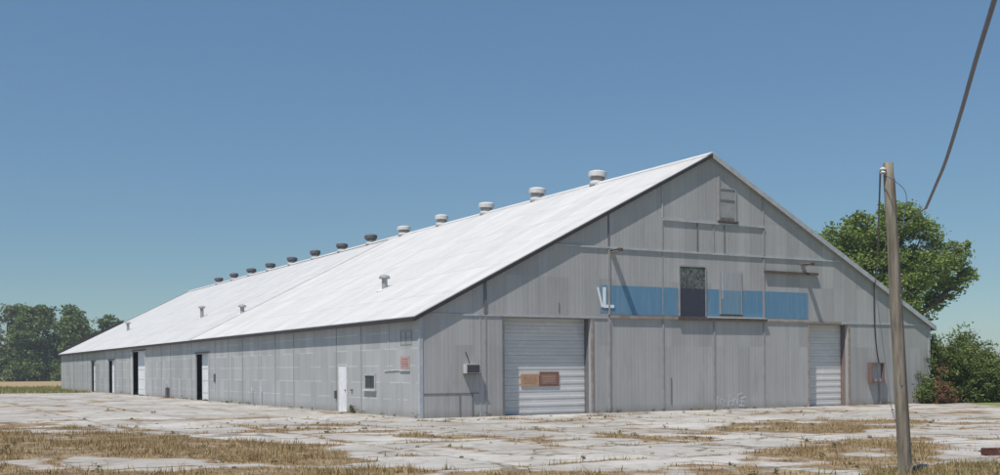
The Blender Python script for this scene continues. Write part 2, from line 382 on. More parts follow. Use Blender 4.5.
n1 = noise(n, l, oc, 0.25, 5, 0.6); n2 = noise(n, l, oc, 2.2, 6, 0.7); n3 = noise(n, l, oc, 14, 4, 0.7)
c = ramp(n, l, n1, [(0.3, (0.31, 0.285, 0.255)), (0.45, (0.40, 0.38, 0.35)), (0.62, (0.50, 0.485, 0.455))])
c = mix(n, l, ramp(n, l, n2, [(0.50, g(0)), (0.66, g(0.8))]), c, (0.27, 0.23, 0.18))
c = mix(n, l, ramp(n, l, n3, [(0.60, g(0)), (0.72, g(0.6))]), c, (0.24, 0.21, 0.17))
vo = n.new('ShaderNodeTexVoronoi'); vo.feature = 'DISTANCE_TO_EDGE'; vo.inputs['Scale'].default_value = 0.42
wv = n.new('ShaderNodeVectorMath'); wv.operation = 'MULTIPLY_ADD'
nc = n.new('ShaderNodeTexNoise'); l.new(oc, nc.inputs['Vector']); nc.inputs['Scale'].default_value = 0.9; nc.inputs['Detail'].default_value = 5
l.new(nc.outputs['Color'], wv.inputs[0]); wv.inputs[1].default_value = (1.6, 1.6, 0); l.new(oc, wv.inputs[2]); l.new(wv.outputs[0], vo.inputs['Vector'])
crk = ramp(n, l, vo.outputs['Distance'], [(0.010, g(0.9)), (0.040, g(0))])
crk = math_(n, l, 'MULTIPLY', crk, ramp(n, l, noise(n, l, oc, 0.35, 3), [(0.44, g(0)), (0.58, g(1))]))
c = mix(n, l, crk, c, (0.15, 0.13, 0.10))
jf = n.new('ShaderNodeSeparateXYZ'); l.new(oc, jf.inputs[0])
wob = math_(n, l, 'MULTIPLY', math_(n, l, 'SUBTRACT', noise(n, l, oc, 1.1, 4, 0.6), 0.5), 0.22)
lines = []
for ax_, off_, sp_ in ((0, 0.15, 3.75), (1, 1.85, 3.72)):
    q_ = math_(n, l, 'FRACT', math_(n, l, 'MULTIPLY', math_(n, l, 'ADD', math_(n, l, 'ADD', jf.outputs[ax_], wob), off_), 1 / sp_))
    q_ = math_(n, l, 'ABSOLUTE', math_(n, l, 'SUBTRACT', q_, 0.5)); lines.append(math_(n, l, 'GREATER_THAN', q_, 0.489))
jl = math_(n, l, 'MULTIPLY', math_(n, l, 'MAXIMUM', lines[0], lines[1]), ramp(n, l, noise(n, l, oc, 0.6, 4, 0.7), [(0.38, g(0)), (0.55, g(0.85))]))
c = mix(n, l, jl, c, (0.17, 0.14, 0.10))
slab = n.new('ShaderNodeCombineXYZ')
for ax_, off_, sp_ in ((0, 0.15 + 1.875, 3.75), (1, 1.85 + 1.86, 3.72)): l.new(math_(n, l, 'FLOOR', math_(n, l, 'MULTIPLY', math_(n, l, 'ADD', math_(n, l, 'ADD', jf.outputs[ax_], wob), off_ - sp_ / 2), 1 / sp_)), slab.inputs[ax_])
wsl = n.new('ShaderNodeTexWhiteNoise'); l.new(slab.outputs[0], wsl.inputs[0])
scs = n.new('ShaderNodeVectorMath'); scs.operation = 'SCALE'; l.new(c, scs.inputs[0]); l.new(math_(n, l, 'MULTIPLY_ADD', wsl.outputs[0], 0.18, 0.90), scs.inputs['Scale']); c = scs.outputs[0]
soil = ramp(n, l, noise(n, l, oc, 1.3, 6, 0.75), [(0.35, (0.115, 0.075, 0.045)), (0.5, (0.235, 0.165, 0.10)), (0.64, (0.38, 0.30, 0.19))])
gm = math_(n, l, 'ADD', at.outputs['Fac'], math_(n, l, 'MULTIPLY', math_(n, l, 'SUBTRACT', n3, 0.5), 0.9))
gf = ramp(n, l, gm, [(0.16, g(0)), (0.42, g(1))])
c = mix(n, l, gf, c, soil)
l.new(c, b.inputs['Base Color']); bump(n, l, b, math_(n, l, 'ADD', n2, n3), 0.5, 0.02)
apron = npmesh('concrete_apron', np.stack([gx, gy, zz], 1), F, m)
atr = apron.data.attributes.new('grass', 'FLOAT', 'POINT'); atr.data.foreach_set('value', ga.astype(np.float32))
tag(apron, kind='structure')
for p_ in (): pass

m, n, l, b = newmat('prairie_ground', 0.95, 0, 0.1)
oc = texco(n, l)
n1 = noise(n, l, oc, 0.02, 4, 0.6); n2 = noise(n, l, oc, 0.8, 6, 0.7); n3 = noise(n, l, texco(n, l, (6, 6, 6)), 1.0, 4, 0.7)
c = ramp(n, l, n1, [(0.40, (0.145, 0.165, 0.055)), (0.55, (0.26, 0.22, 0.10)), (0.68, (0.33, 0.245, 0.135))])
c = mix(n, l, ramp(n, l, n2, [(0.45, g(0)), (0.7, g(0.6))]), c, (0.10, 0.125, 0.045))
c = mix(n, l, ramp(n, l, n3, [(0.5, g(0)), (0.75, g(0.4))]), c, (0.30, 0.27, 0.14))
l.new(c, b.inputs['Base Color']); bump(n, l, b, math_(n, l, 'ADD', n2, n3), 0.8, 0.1)
bm = bmesh.new(); vs = [bm.verts.new((x, y, 0)) for x, y in ((-1000, -600), (1600, -600), (1600, 1800), (-1000, 1800))]; bm.faces.new(vs)
tag(build('ground', bm, m), kind='structure')
# mown lawn strip to the right, and the tan hayfield beyond the far end
m, n, l, b = newmat('mown_lawn', 0.95, 0, 0.1)
oc = texco(n, l); n2 = noise(n, l, oc, 0.5, 6, 0.7); n3 = noise(n, l, oc, 7, 4, 0.7)
c = ramp(n, l, n2, [(0.3, (0.13, 0.18, 0.05)), (0.6, (0.23, 0.26, 0.09)), (0.8, (0.36, 0.33, 0.16))])
c = mix(n, l, ramp(n, l, n3, [(0.45, g(0)), (0.7, g(0.5))]), c, (0.11, 0.14, 0.045))
l.new(c, b.inputs['Base Color']); bump(n, l, b, n3, 0.6, 0.05)
bm = bmesh.new(); vs = [bm.verts.new((x, y, 0.002)) for x, y in ((20, -16), (60, -40), (110, 20), (60, 50), (30.5, 30), (30.5, 0))]; bm.faces.new(vs)
tag(build('lawn', bm, m), kind='structure')
m, n, l, b = newmat('stubble_field', 0.95, 0, 0.1)
oc = texco(n, l, (0.05, 0.3, 1), (0, 0, R(-30))); n2 = noise(n, l, oc, 1.0, 5, 0.7)
c = ramp(n, l, n2, [(0.35, (0.30, 0.22, 0.12)), (0.65, (0.42, 0.31, 0.18))]); l.new(c, b.inputs['Base Color'])
bm = bmesh.new(); vs = [bm.verts.new((x, y, 0.004)) for x, y in ((-110, 112), (-12, 104), (60, 100), (90, 205), (-60, 232))]; bm.faces.new(vs)
tag(build('stubble_field', bm, m), kind='structure')

# ------------------------------------------------------------------ warehouse
WD, LN, EV, RG = 29.60, 96.3, 4.08, 11.66
SL = (RG - EV) / (WD / 2)
def rake(x): return EV + SL * min(x, WD - x)
wh = tag(empty('warehouse', (0, 0, 0)), 'long grey corrugated metal warehouse with a white gable roof and a blue painted band', 'building')
def P(name, bm, mat, parent=wh, **k): return build(name, bm, mat, parent, **k)
bm = bmesh.new()
D1, D2 = (3.82, 8.10, 4.06), (20.93, 23.56, 4.02)
prism(bm, [(0, 0, 0), (D1[0], 0, 0), (D1[0], 0, D1[2]), (D1[1], 0, D1[2]), (D1[1], 0, 0), (D2[0], 0, 0), (D2[0], 0, D2[2]), (D2[1], 0, D2[2]), (D2[1], 0, 0), (WD, 0, 0), (WD, 0, EV), (WD / 2, 0, RG), (0, 0, EV)], (0, 0.16, 0))
P('front_wall', bm, M['front'])
bm = bmesh.new(); prism(bm, [(0, LN - .16, 0), (WD, LN - .16, 0), (WD, LN - .16, EV), (WD / 2, LN - .16, RG), (0, LN - .16, EV)], (0, 0.16, 0))
P('rear_wall', bm, M['front'])
SD = [(31.5, 34.75, 3.05), (50.6, 55.6, 3.57), (63.5, 66.4, 2.95), (73.3, 75.7, 2.93)]
pts = [(0, 0.16, 0)]
for a, b_, h in SD: pts += [(0, a, 0), (0, a, h), (0, b_, h), (0, b_, 0)]
pts += [(0, LN - .16, 0), (0, LN - .16, EV), (0, 0.16, EV)]
bm = bmesh.new(); prism(bm, pts, (0.05, 0, 0)); P('side_wall', bm, M['side'])
bm = bmesh.new(); box(bm, WD - .16, WD, .16, LN - .16, 0, EV); P('side_wall', bm, M['side'])
# interior floor, so that the open doors show a dim inside
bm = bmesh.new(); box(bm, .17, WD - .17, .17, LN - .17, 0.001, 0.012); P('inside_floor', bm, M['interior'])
# roof: newer white front section, older chalky rear section starting at a joint, both slopes
OE, OF, TH, JT = 0.30, 0.165, 0.10, 35.2
def slope(bm, side, y0, y1, z=0.0, th=TH):
    xe = -OE if side < 0 else WD + OE; ze = EV - SL * OE + z; xr = WD / 2; zr = RG + z
    prism(bm, [(xe, y0, ze), (xr, y0, zr), (xr, y0, zr + th), (xe, y0, ze + th)], (0, y1 - y0, 0))
for s in (-1, 1):
    bm = bmesh.new(); slope(bm, s, -OF, JT, 0.004); P('roof_slope', bm, M['roof'])
    bm = bmesh.new(); slope(bm, s, JT + 0.002, LN + OF, -0.03); P('roof_slope', bm, M['roof_old'])
bm = bmesh.new(); prism(bm, [(-OE - .01, JT - .12, EV - SL * OE + TH + .006), (WD / 2, JT - .12, RG + TH + .006), (WD / 2, JT - .12, RG + TH + .05), (-OE - .01, JT - .12, EV - SL * OE + TH + .05)], (0, .25, 0))
P('roof_joint_flashing', bm, M['roof'])
bm = bmesh.new()
prism(bm, [(WD / 2 - .32, -OF - .01, RG + TH - .32 * SL + .012), (WD / 2, -OF - .01, RG + TH + .012), (WD / 2 + .32, -OF - .01, RG + TH - .32 * SL + .012), (WD / 2 + .32, -OF - .01, RG + TH - .32 * SL + .05), (WD / 2, -OF - .01, RG + TH + .06), (WD / 2 - .32, -OF - .01, RG + TH - .32 * SL + .05)], (0, LN + 2 * OF + .02, 0))
P('ridge_cap', bm, M['roof'])
# fascias
def rakeboard(x0, x1, y, top, bot, th, mat, name='rake_fascia'):
    bm = bmesh.new(); z = lambda x: EV + SL * (x if x < WD / 2 + .001 else WD - x)
    prism(bm, [(x0, y, z(x0) + bot), (x1, y, z(x1) + bot), (x1, y, z(x1) + top), (x0, y, z(x0) + top)], (0, th, 0)); return P(name, bm, mat)
rakeboard(-OE, WD / 2, -OF - .03, TH - .035, -.10, .028, M['fascia_dark'])
rakeboard(WD / 2 + .002, WD + OE, -OF - .03, TH + .02, -.13, .028, M['trim_light'])
rakeboard(-OE, 7.0, LN + OF + .002, TH + .30, -.12, .028, M['fascia_dark'])
rakeboard(7.002, WD / 2, LN + OF + .002, TH + .01, -.12, .028, M['fascia_dark'])
bm = bmesh.new(); box(bm, -OE - .045, -OE - .004, -OF, LN + OF, EV - SL * OE - .10, EV - SL * OE + TH - .035); P('eave_fascia', bm, M['fascia_dark'])
bm = bmesh.new(); box(bm, WD + OE + .004, WD + OE + .04, -OF, LN + OF, EV - SL * OE - .12, EV - SL * OE + TH); P('eave_fascia', bm, M['trim_light'])
# soffit end blocks at the front-left corner, corner boards
bm = bmesh.new(); box(bm, -.03, .12, -.028, -.003, 0, EV - .02); P('corner_trim', bm, M['trim_light'])
bm = bmesh.new(); box(bm, -.028, -.003, -.02, .12, 0, EV - .02); P('corner_trim', bm, M['trim_light'])
bm = bmesh.new(); box(bm, WD - .12, WD + .02, -.028, -.003, 0, EV - .02); P('corner_trim', bm, M['trim_light'])
# panel seams of the front: real battens over the sheet joints
def vert(x, z0, z1, w=.07, d=.03, mat='trim', name='seam_batten'):
    bm = bmesh.new(); box(bm, x - w / 2, x + w / 2, -d, -.003, z0, z1); return P(name, bm, M[mat])
vert(2.94, 0.02, 4.05, .07, .03, 'trim'); vert(2.94, 4.19, rake(2.94) - .03, .12, .05, 'trim_dark')
vert(2.70, 0.02, 4.05, .035, .02, 'trim_light')
vert(3.77, 0, 4.05, .09, .05, 'trim_dark', 'door_post'); vert(8.16, 0, 4.05, .10, .05, 'rust_pale', 'door_post')
vert(20.87, 0, 3.98, .08, .04, 'rust_pale', 'door_post'); vert(23.63, 0, 3.98, .10, .04, 'rust_pale', 'door_post')
vert(9.07, 0.02, 4.05, .10, .05, 'trim'); vert(9.07, 4.26, 7.10, .10, .05, 'trim'); vert(9.07, 7.22, rake(9.07) - .03, .07, .03, 'trim_dark')
for x in (12.0, 14.95, 18.0): vert(x, 0.02, 4.03, .09, .035, 'trim')
vert(12.0, 7.22, 8.50, .06, .03, 'trim'); vert(12.0, 4.30, 7.08, .05, .02, 'trim')
vert(12.0, 8.62, rake(12.0) - .03, .06, .03, 'trim_light')
vert(14.0, 7.22, 8.50, .06, .03, 'trim_dark'); vert(14.95, 7.22, 8.50, .07, .03, 'trim'); vert(15.6, 7.22, 8.50, .05, .025, 'trim_dark')
vert(18.0, 4.30, 7.08, .10, .04, 'trim'); vert(18.0, 7.22, 8.46, .10, .04, 'trim'); vert(18.0, 8.60, rake(18.0) - .03, .08, .03, 'trim')
vert(12.45, 0.3, 1.5, .035, .03, 'trim_dark'); vert(6.5, 4.3, 4.7, .04, .02, 'trim_dark')
for x in (1.75, 2.33): vert(x, 0.03, .93, .035, .03, 'trim_dark', 'conduit')
def hor(x0, x1, z, w=.09, d=.05, mat='trim', name='girt_flashing'):
    bm = bmesh.new(); box(bm, x0, x1, -d, -.003, z - w / 2, z + w / 2); return P(name, bm, M[mat])
hor(.15, 8.95, 4.12, .06, .035, 'trim_light'); hor(23.2, 29.4, 4.10, .07, .04, 'trim_light'); hor(18.1, 23.1, 4.12, .08, .05, 'rust_pale')
hor(9.13, 12.8, 4.17, .12, .09, 'rust_pale', 'door_track')
hor(6.1, 22.95, 7.16, .08, .06, 'trim_light'); hor(12.0, 18.05, 8.56, .08, .07, 'trim_light')
hor(.15, 2.62, .96, .03, .02, 'trim_dark', 'conduit')
# door track with rust brown rail, and the short hood on the right
bm = bmesh.new(); box(bm, 12.8, 18.1, -.15, -.003, 4.15, 4.21); box(bm, 12.8, 18.1, -.15, -.13, 4.08, 4.15); P('door_track', bm, M['rust'])
bm = bmesh.new(); box(bm, 14.5, 18.05, -.16, -.003, 4.211, 4.25); P('track_cover', bm, M['cream'])
bm = bmesh.new(); box(bm, 17.98, 21.45, -.15, -.003, 6.46, 6.51); box(bm, 17.98, 21.45, -.15, -.13, 6.40, 6.46); P('hood', bm, M['rust'])
# rusty outrigger arms that once held a sign
for x, z in ((9.22, 7.02), (20.52, 6.86)):
    bm = bmesh.new(); box(bm, x - .12, x + .12, -.66, -.003, z - .05, z - .03); box(bm, x - .12, x + .12, -.66, -.003, z + .04, z + .06); box(bm, x - .012, x + .012, -.66, -.003, z - .03, z + .04)
    o = P('outrigger_arm', bm, M['rust_pale'])
    bm = bmesh.new(); box(bm, x - .135, x + .135, -.68, -.662, z - .065, z + .075); build('end_plate', bm, M['rust'], o)
# blue painted band as thin painted sheets, worn at the left, broken by the two upper doors
def band(x0, x1, mat, z0=4.275, z1=5.53):
    bm = bmesh.new(); box(bm, x0, x1, -.012, -.003, z0, z1); return P('blue_band', bm, M[mat])
band(8.62, 9.01, 'blue_pale', 4.35); band(9.13, 11.97, 'blue'); band(12.03, 12.86, 'blue'); band(14.52, 15.26, 'blue'); band(16.7, 17.94, 'blue'); band(18.06, 20.86, 'blue')
# dark upper door with a pale frame
up = None
bm = bmesh.new(); box(bm, 12.96, 14.42, -.035, -.003, 4.27, 6.50); P('upper_door', bm, M['pane'])
for a in ((12.89, 12.955, 4.27, 6.56), (14.425, 14.48, 4.27, 6.56), (12.955, 14.425, 6.505, 6.56)):
    bm = bmesh.new(); box(bm, a[0], a[1], -.055, -.003, a[2], a[3]); P('door_frame', bm, M['trim'])
bm = bmesh.new(); box(bm, 15.34, 16.58, -.04, -.003, 4.40, 6.34); o = P('hatch', bm, M['blue_pale'])
o.data.materials.clear()
m, n, l, b = newmat('half_painted_hatch', 0.6); t = n.new('ShaderNodeTexCoord'); s = n.new('ShaderNodeSeparateXYZ'); l.new(t.outputs['Object'], s.inputs[0])
nn = noise(n, l, texco(n, l, (6, 1, 0.5)), 1.5, 5, 0.65)
up_ = math_(n, l, 'GREATER_THAN', s.outputs[2], 5.50)
c = mix(n, l, up_, ramp(n, l, nn, [(0.35, (0.115, 0.235, 0.35)), (0.7, (0.22, 0.30, 0.36))]), ramp(n, l, nn, [(0.35, (0.30, 0.31, 0.33)), (0.7, (0.37, 0.38, 0.39))])); l.new(c, b.inputs['Base Color'])
o.data.materials.append(m)
bm = bmesh.new(); box(bm, 15.29, 15.335, -.048, -.003, 4.38, 6.45); P('hatch_frame', bm, M['trim'])
bm = bmesh.new(); box(bm, 15.42, 15.48, -.06, -.041, 5.1, 6.34); build('loose_strip', bm, M['trim_light'], o)
bm = bmesh.new(); box(bm, 16.585, 16.63, -.048, -.003, 4.38, 6.45); P('hatch_frame', bm, M['trim'])
bm = bmesh.new(); box(bm, 15.27, 16.65, -.055, -.003, 4.33, 4.375); P('hatch_sill', bm, M['fascia_dark'])
# small loft door high in the gable
bm = bmesh.new(); box(bm, 15.33, 16.2, -.035, -.003, 8.86, 10.16); o = P('loft_door', bm, M['trim'])
bm = bmesh.new(); box(bm, 15.33, 16.2, -.05, -.036, 9.62, 9.70); build('cross_rail', bm, M['trim_dark'], o)
for a in ((15.22, 15.32, 8.72, 10.75), (16.21, 16.31, 8.72, 10.2), (15.322, 16.208, 10.17, 10.24)):
    bm = bmesh.new(); box(bm, a[0], a[1], -.06, -.003, a[2], a[3]); P('door_frame', bm, M['trim'])
bm = bmesh.new(); box(bm, 15.2, 16.4, -.10, -.003, 8.63, 8.715); P('door_sill', bm, M['rust'])
# remaining letters: leaning stroke of a lost letter, and L
def stroke(bm, pts, y=-.045, th=.03): prism(bm, [(x, y, z) for x, z in pts], (0, th, 0))
bm = bmesh.new(); stroke(bm, [(8.42, 5.42), (8.51, 5.42), (8.74, 4.60), (8.66, 4.56)]); P('letter_stroke', bm, M['letter'])
bm = bmesh.new(); stroke(bm, [(8.75, 5.43), (8.89, 5.43), (8.89, 4.68), (9.32, 4.68), (9.32, 4.55), (8.75, 4.55)]); P('letter_l', bm, M['letter'])
# faint white scrawl low on the wall
random.seed(3)
bm = bmesh.new()
def fl(x0, z0, x1, z1, w, k=[0]):
    d = Vector((x1 - x0, 0, z1 - z0)).normalized(); nrm = Vector((-d.z, 0, d.x)) * w / 2; k[0] += 1; y_ = -.004 - .0012 * k[0]
    a, c_ = Vector((x0, y_, z0)), Vector((x1, y_, z1)); bm.faces.new([bm.verts.new(p) for p in (a - nrm, c_ - nrm, c_ + nrm, a + nrm)])
for q in ((14.80, .84, 15.0, .78, .10), (15.08, .18, 15.12, .62, .09), (15.3, .22, 15.28, .5, .06), (15.3, .5, 15.55, .42, .06), (15.55, .42, 15.52, .12, .06), (15.75, .12, 15.88, .70, .08), (15.72, .34, 16.05, .40, .06),
          (16.0, .15, 16.15, .50, .07), (16.15, .50, 16.3, .30, .06), (16.3, .2, 16.35, .66, .07), (16.33, .66, 16.62, .74, .07), (16.55, .12, 16.6, .55, .08), (16.6, .5, 16.86, .58, .06), (16.4, .18, 16.75, .12, .06), (16.42, .4, 16.7, .36, .05)): fl(*q)
gm_, n, l, b = newmat('chalky_spray_paint', 0.8)
tb = n.new('ShaderNodeBsdfTransparent'); ms = n.new('ShaderNodeMixShader'); b.inputs['Base Color'].default_value = (0.70, 0.72, 0.72, 1)
l.new(ramp(n, l, noise(n, l, texco(n, l), 7.0, 5, 0.7), [(0.38, g(0.2)), (0.6, g(0.75))]), ms.inputs[0]); l.new(tb.outputs[0], ms.inputs[1]); l.new(b.outputs[0], ms.inputs[2]); l.new(ms.outputs[0], n['Material Output'].inputs[0])
P('graffiti', bm, gm_)

# recessed sectional doors
def sect_door(x0, x1, h, rec, name, mat, n_sl=13):
    bm = bmesh.new(); sh = h / n_sl
    for k in range(n_sl):
        z0 = k * sh + .006; z1 = (k + 1) * sh
        prism(bm, [(x0 + .02, rec, z0), (x0 + .02, rec - .009, z0 + sh * .18), (x0 + .02, rec - .009, z0 + sh * .42), (x0 + .02, rec, z0 + sh * .56), (x0 + .02, rec, z1 - .004), (x0 + .02, rec + .04, z1 - .004), (x0 + .02, rec + .04, z0)], (x1 - x0 - .04, 0, 0))
    return P(name, bm, mat)
REC = 0.46
gd = sect_door(D1[0], D1[1], D1[2], REC, 'overhead_door', M['slats'])
gd2 = sect_door(D2[0], D2[1], D2[2], REC, 'overhead_door', M['slats_white'], 13)
for (x0, x1, h), jm in ((D1, 'trim_dark'), (D2, 'jamb')):
    for a in ((x0 - .12, x0 - .003, 0, h + .12), (x1 + .003, x1 + .12, 0, h + .12), (x0 - .002, x1 + .002, h + .003, h + .12)):
        bm = bmesh.new(); box(bm, a[0], a[1], .162, REC + .15, a[2], a[3]); P('door_jamb', bm, M[jm])
# notices screwed to the big door
def notice(x0, x1, z0, z1, mat, dark):
    y = REC - .05
    bm = bmesh.new(); box(bm, x0, x1, y, y + .03, z0, z1); o = build('notice_board', bm, mat, gd)
    return o, y
o, y = notice(4.86, 5.74, 1.20, 1.72, M['orange'], 0)
bm = bmesh.new(); box(bm, 5.0, 5.6, y - .006, y - .001, 1.33, 1.60); build('faded_print', bm, plain('faded_orange_print', (0.42, 0.26, 0.17), 0.8, 0, 0.3, 9), o)
o, y = notice(5.78, 6.74, 1.19, 1.80, M['brown'], 0)
bm = bmesh.new(); box(bm, 5.86, 6.60, y - .006, y - .001, 1.27, 1.70); build('faded_print', bm, plain('faded_purple_print', (0.20, 0.13, 0.13), 0.8, 0, 0.3, 7, col2=(0.30, 0.19, 0.16)), o)
bm = bmesh.new()
for zz_ in (1.60, 1.50, 1.40):
    xx = 5.92
    while xx < 6.5:
        w_ = random.uniform(.03, .08); box(bm, xx, xx + w_, y - .010, y - .007, zz_ - .03, zz_ + .02); xx += w_ + .03
build('worn_lettering', bm, M['orange'], o)

# window air conditioner left of the big door
ac = P('air_conditioner', (lambda bm: (box(bm, 1.93, 2.56, -.26, -.003, 1.76, 2.14), bm)[1])(bmesh.new()), M['white_dull'])
bm = bmesh.new(); box(bm, 1.965, 2.525, -.275, -.261, 1.79, 2.11); build('coil_panel', bm, M['galv_dark'], ac)
bm = bmesh.new()
for k in range(7): box(bm, 1.98, 2.51, -.286, -.276, 1.82 + k * .04, 1.832 + k * .04)
build('grille', bm, M['galv_dark'], ac)
bm = bmesh.new(); tube(bm, [(2.2, -.02, 2.14), (2.12, -.03, 2.4), (2.02, -.02, 2.62)], .015, 6); build('power_cord', bm, M['cable'], ac)
bm = bmesh.new(); box(bm, 1.9, 2.6, -.29, -.003, 1.72, 1.75); build('bracket', bm, M['galv_dark'], ac)
# meter box right of the small door
bm = bmesh.new()
for a in ((24.94, 25.84, 1.12, 1.17), (24.94, 25.84, 2.09, 2.14), (24.94, 24.985, 1.17, 2.09), (25.795, 25.84, 1.17, 2.09)): box(bm, a[0], a[1], -.30, -.03, a[2], a[3])
mb = P('meter_box', bm, M['meter'])
bm = bmesh.new(); box(bm, 24.99, 25.79, -.12, -.003, 1.18, 2.08); build('box_body', bm, M['trim_light'], mb)
bm = bmesh.new(); box(bm, 25.30, 25.34, -.30, -.26, 1.172, 2.088); build('mullion', bm, M['meter'], mb)
bm = bmesh.new(); tube(bm, smooth_path([(25.35, -.12, 6.25), (25.38, -.07, 5.2), (25.42, -.06, 4.2), (25.50, -.06, 3.2), (25.62, -.06, 2.5), (25.68, -.10, 2.1)], 5), .03, 7); P('service_conduit', bm, M['cable'])
bm = bmesh.new(); tube(bm, [(25.75, -.05, 1.12), (25.78, -.05, .03)], .03, 7); build('riser', bm, M['rust_pale'], mb)

# ------------------------------------------------------------------ long side details
# panel seams
for i in range(31):
    y_ = 3.0 + i * 3.0
    if any(a - .2 < y_ < b_ + .2 for a, b_, h in SD): continue
    bm = bmesh.new(); box(bm, -.018, -.003, y_ - .035, y_ + .035, .02, EV - .2); P('seam_batten', bm, M['trim' if i % 3 else 'trim_light'])
# white personnel door
dr = P('side_door', (lambda bm: (box(bm, -.035, -.003, 7.68, 8.62, .05, 2.13), bm)[1])(bmesh.new()), M['white'])
for a in ((7.60, 7.675, .05, 2.19), (8.625, 8.70, .05, 2.19), (7.676, 8.624, 2.135, 2.19)):
    bm = bmesh.new(); box(bm, -.05, -.003, *a); build('door_frame', bm, M['white_dull'], dr)
bm = bmesh.new(); lathe(bm, [(.03, 0), (.035, .02), (.03, .05)], (0, 0, 0), 10)
bmesh.ops.rotate(bm, verts=bm.verts, matrix=Matrix.Rotation(R(-90), 3, 'Y')); bmesh.ops.translate(bm, verts=bm.verts, vec=(-.036, 7.80, 1.02)); build('door_knob', bm, M['galv_dark'], dr)
bm = bmesh.new(); box(bm, -.35, -.003, 7.6, 8.7, .004, .045); P('door_step', bm, plain('step_concrete', (0.45, 0.43, 0.40)))
bm = bmesh.new(); box(bm, -.09, -.003, 8.95, 9.10, .62, .98); P('switch_box', bm, M['galv_dark'])
bm = bmesh.new(); box(bm, -.07, -.003, 7.0, 7.15, 1.0, 1.06); P('hasp', bm, M['galv_dark'])
# small dark window
wd_ = P('window', (lambda bm: (box(bm, -.02, -.003, 4.45, 5.48, 1.16, 1.68), bm)[1])(bmesh.new()), M['glass'])
bm = bmesh.new()
for a in ((4.36, 4.448, 1.10, 1.76), (5.482, 5.57, 1.10, 1.76), (4.448, 5.482, 1.682, 1.76)): box(bm, -.06, -.003, a[0], a[1], a[2], a[3])
build('window_frame', bm, M['trim_light'], wd_)
bm = bmesh.new(); box(bm, -.12, -.003, 4.30, 5.63, 1.02, 1.098); build('window_sill', bm, M['white_dull'], wd_)
bm = bmesh.new(); box(bm, -.032, -.021, 4.95, 4.98, 1.16, 1.68); build('glazing_bar', bm, M['galv_dark'], wd_)
# faded sign near the corner
sg = P('faded_sign', (lambda bm: (box(bm, -.03, -.003, .95, 1.80, 1.95, 2.48), bm)[1])(bmesh.new()), M['pink'])
bm = bmesh.new()
for zz_, hh in ((2.36, .05), (2.26, .03), (2.16, .06), (2.06, .03)):
    yy = 1.05
    while yy < 1.65:
        w_ = random.uniform(.04, .1); box(bm, -.036, -.031, yy, yy + w_, zz_ - hh / 2, zz_ + hh / 2); yy += w_ + .035
build('worn_lettering', bm, plain('worn_red_lettering', (0.36, 0.17, 0.14)), sg)
bm = bmesh.new(); box(bm, -.06, -.003, .90, 1.85, 1.88, 1.935); build('sign_ledge', bm, M['white_dull'], sg)
bm = bmesh.new(); tube(bm, [(-.03, 1.9, 1.92), (-.03, 3.4, 1.88)], .018, 6); P('conduit', bm, M['white_dull'])
bm = bmesh.new()
for y0, y1 in ((.75, .80), (1.30, 1.34), (1.78, 1.82)): box(bm, -.02, -.003, y0, y1, 2.95, 3.50)
for z0 in (2.95, 3.2, 3.46): box(bm, -.024, -.021, .75, 1.82, z0, z0 + .035)
P('louvre_outline', bm, M['trim'])
bm = bmesh.new(); box(bm, -.06, -.003, 29.9, 30.2, 1.25, 1.75); P('switch_box', bm, M['galv_dark'])
for y_ in (20.3, 22.0, 43.0): 
    bm = bmesh.new(); tube(bm, [(-.05, y_, .03), (-.05, y_, .8), (-.04, y_ + .2, 1.0)], .025, 6); P('conduit', bm, M['trim_dark' if y_ > 40 else 'trim_light'])
bm = bmesh.new(); box(bm, -.22, -.003, 42.4, 42.8, .02, .75); P('switch_box', bm, M['galv_dark'])
# side openings: sliding leaf covers the near part, the rest is open to a dim inside
for i, (a, b_, h) in enumerate(SD):
    rc = (.31, .31, .16, .16)[i]
    cover = a + (b_ - a) * (.52, .56, .42, .45)[i] + rc * (a + 39.2 + 1.5) / 18.6     # the near leaf is drawn across, a slot at the far side stays open
    bm = bmesh.new(); box(bm, rc, rc + .04, a - .3, cover, .05, h + .1); lf = P('sliding_door', bm, M['white'])
    for zz_ in ((.5, 1.3, 2.1) if i < 2 else (1.0, 2.0)):
        bm = bmesh.new(); box(bm, rc - .015, rc - .001, a - .2, cover - .01, zz_, zz_ + .04); build('cross_rail', bm, M['white_dull'], lf)
    for y0, y1 in ((b_ + .003, b_ + (.35 if i == 1 else .16)), (a - .10, a - .003)):
        bm = bmesh.new(); box(bm, -.05, -.003, y0, y1, .01, h + .06); P('door_casing', bm, M['trim_light' if i != 1 else 'cream'])
    bm = bmesh.new(); box(bm, -.06, -.003, a - .1, b_ + .16, h + .061, h + .13); P('door_header', bm, M['fascia_dark'])
# dim partition inside, so daylight from one door does not show through another
bm = bmesh.new(); box(bm, 8, 8.1, 25, LN - .3, .02, EV + 2); P('partition', bm, M['interior'])

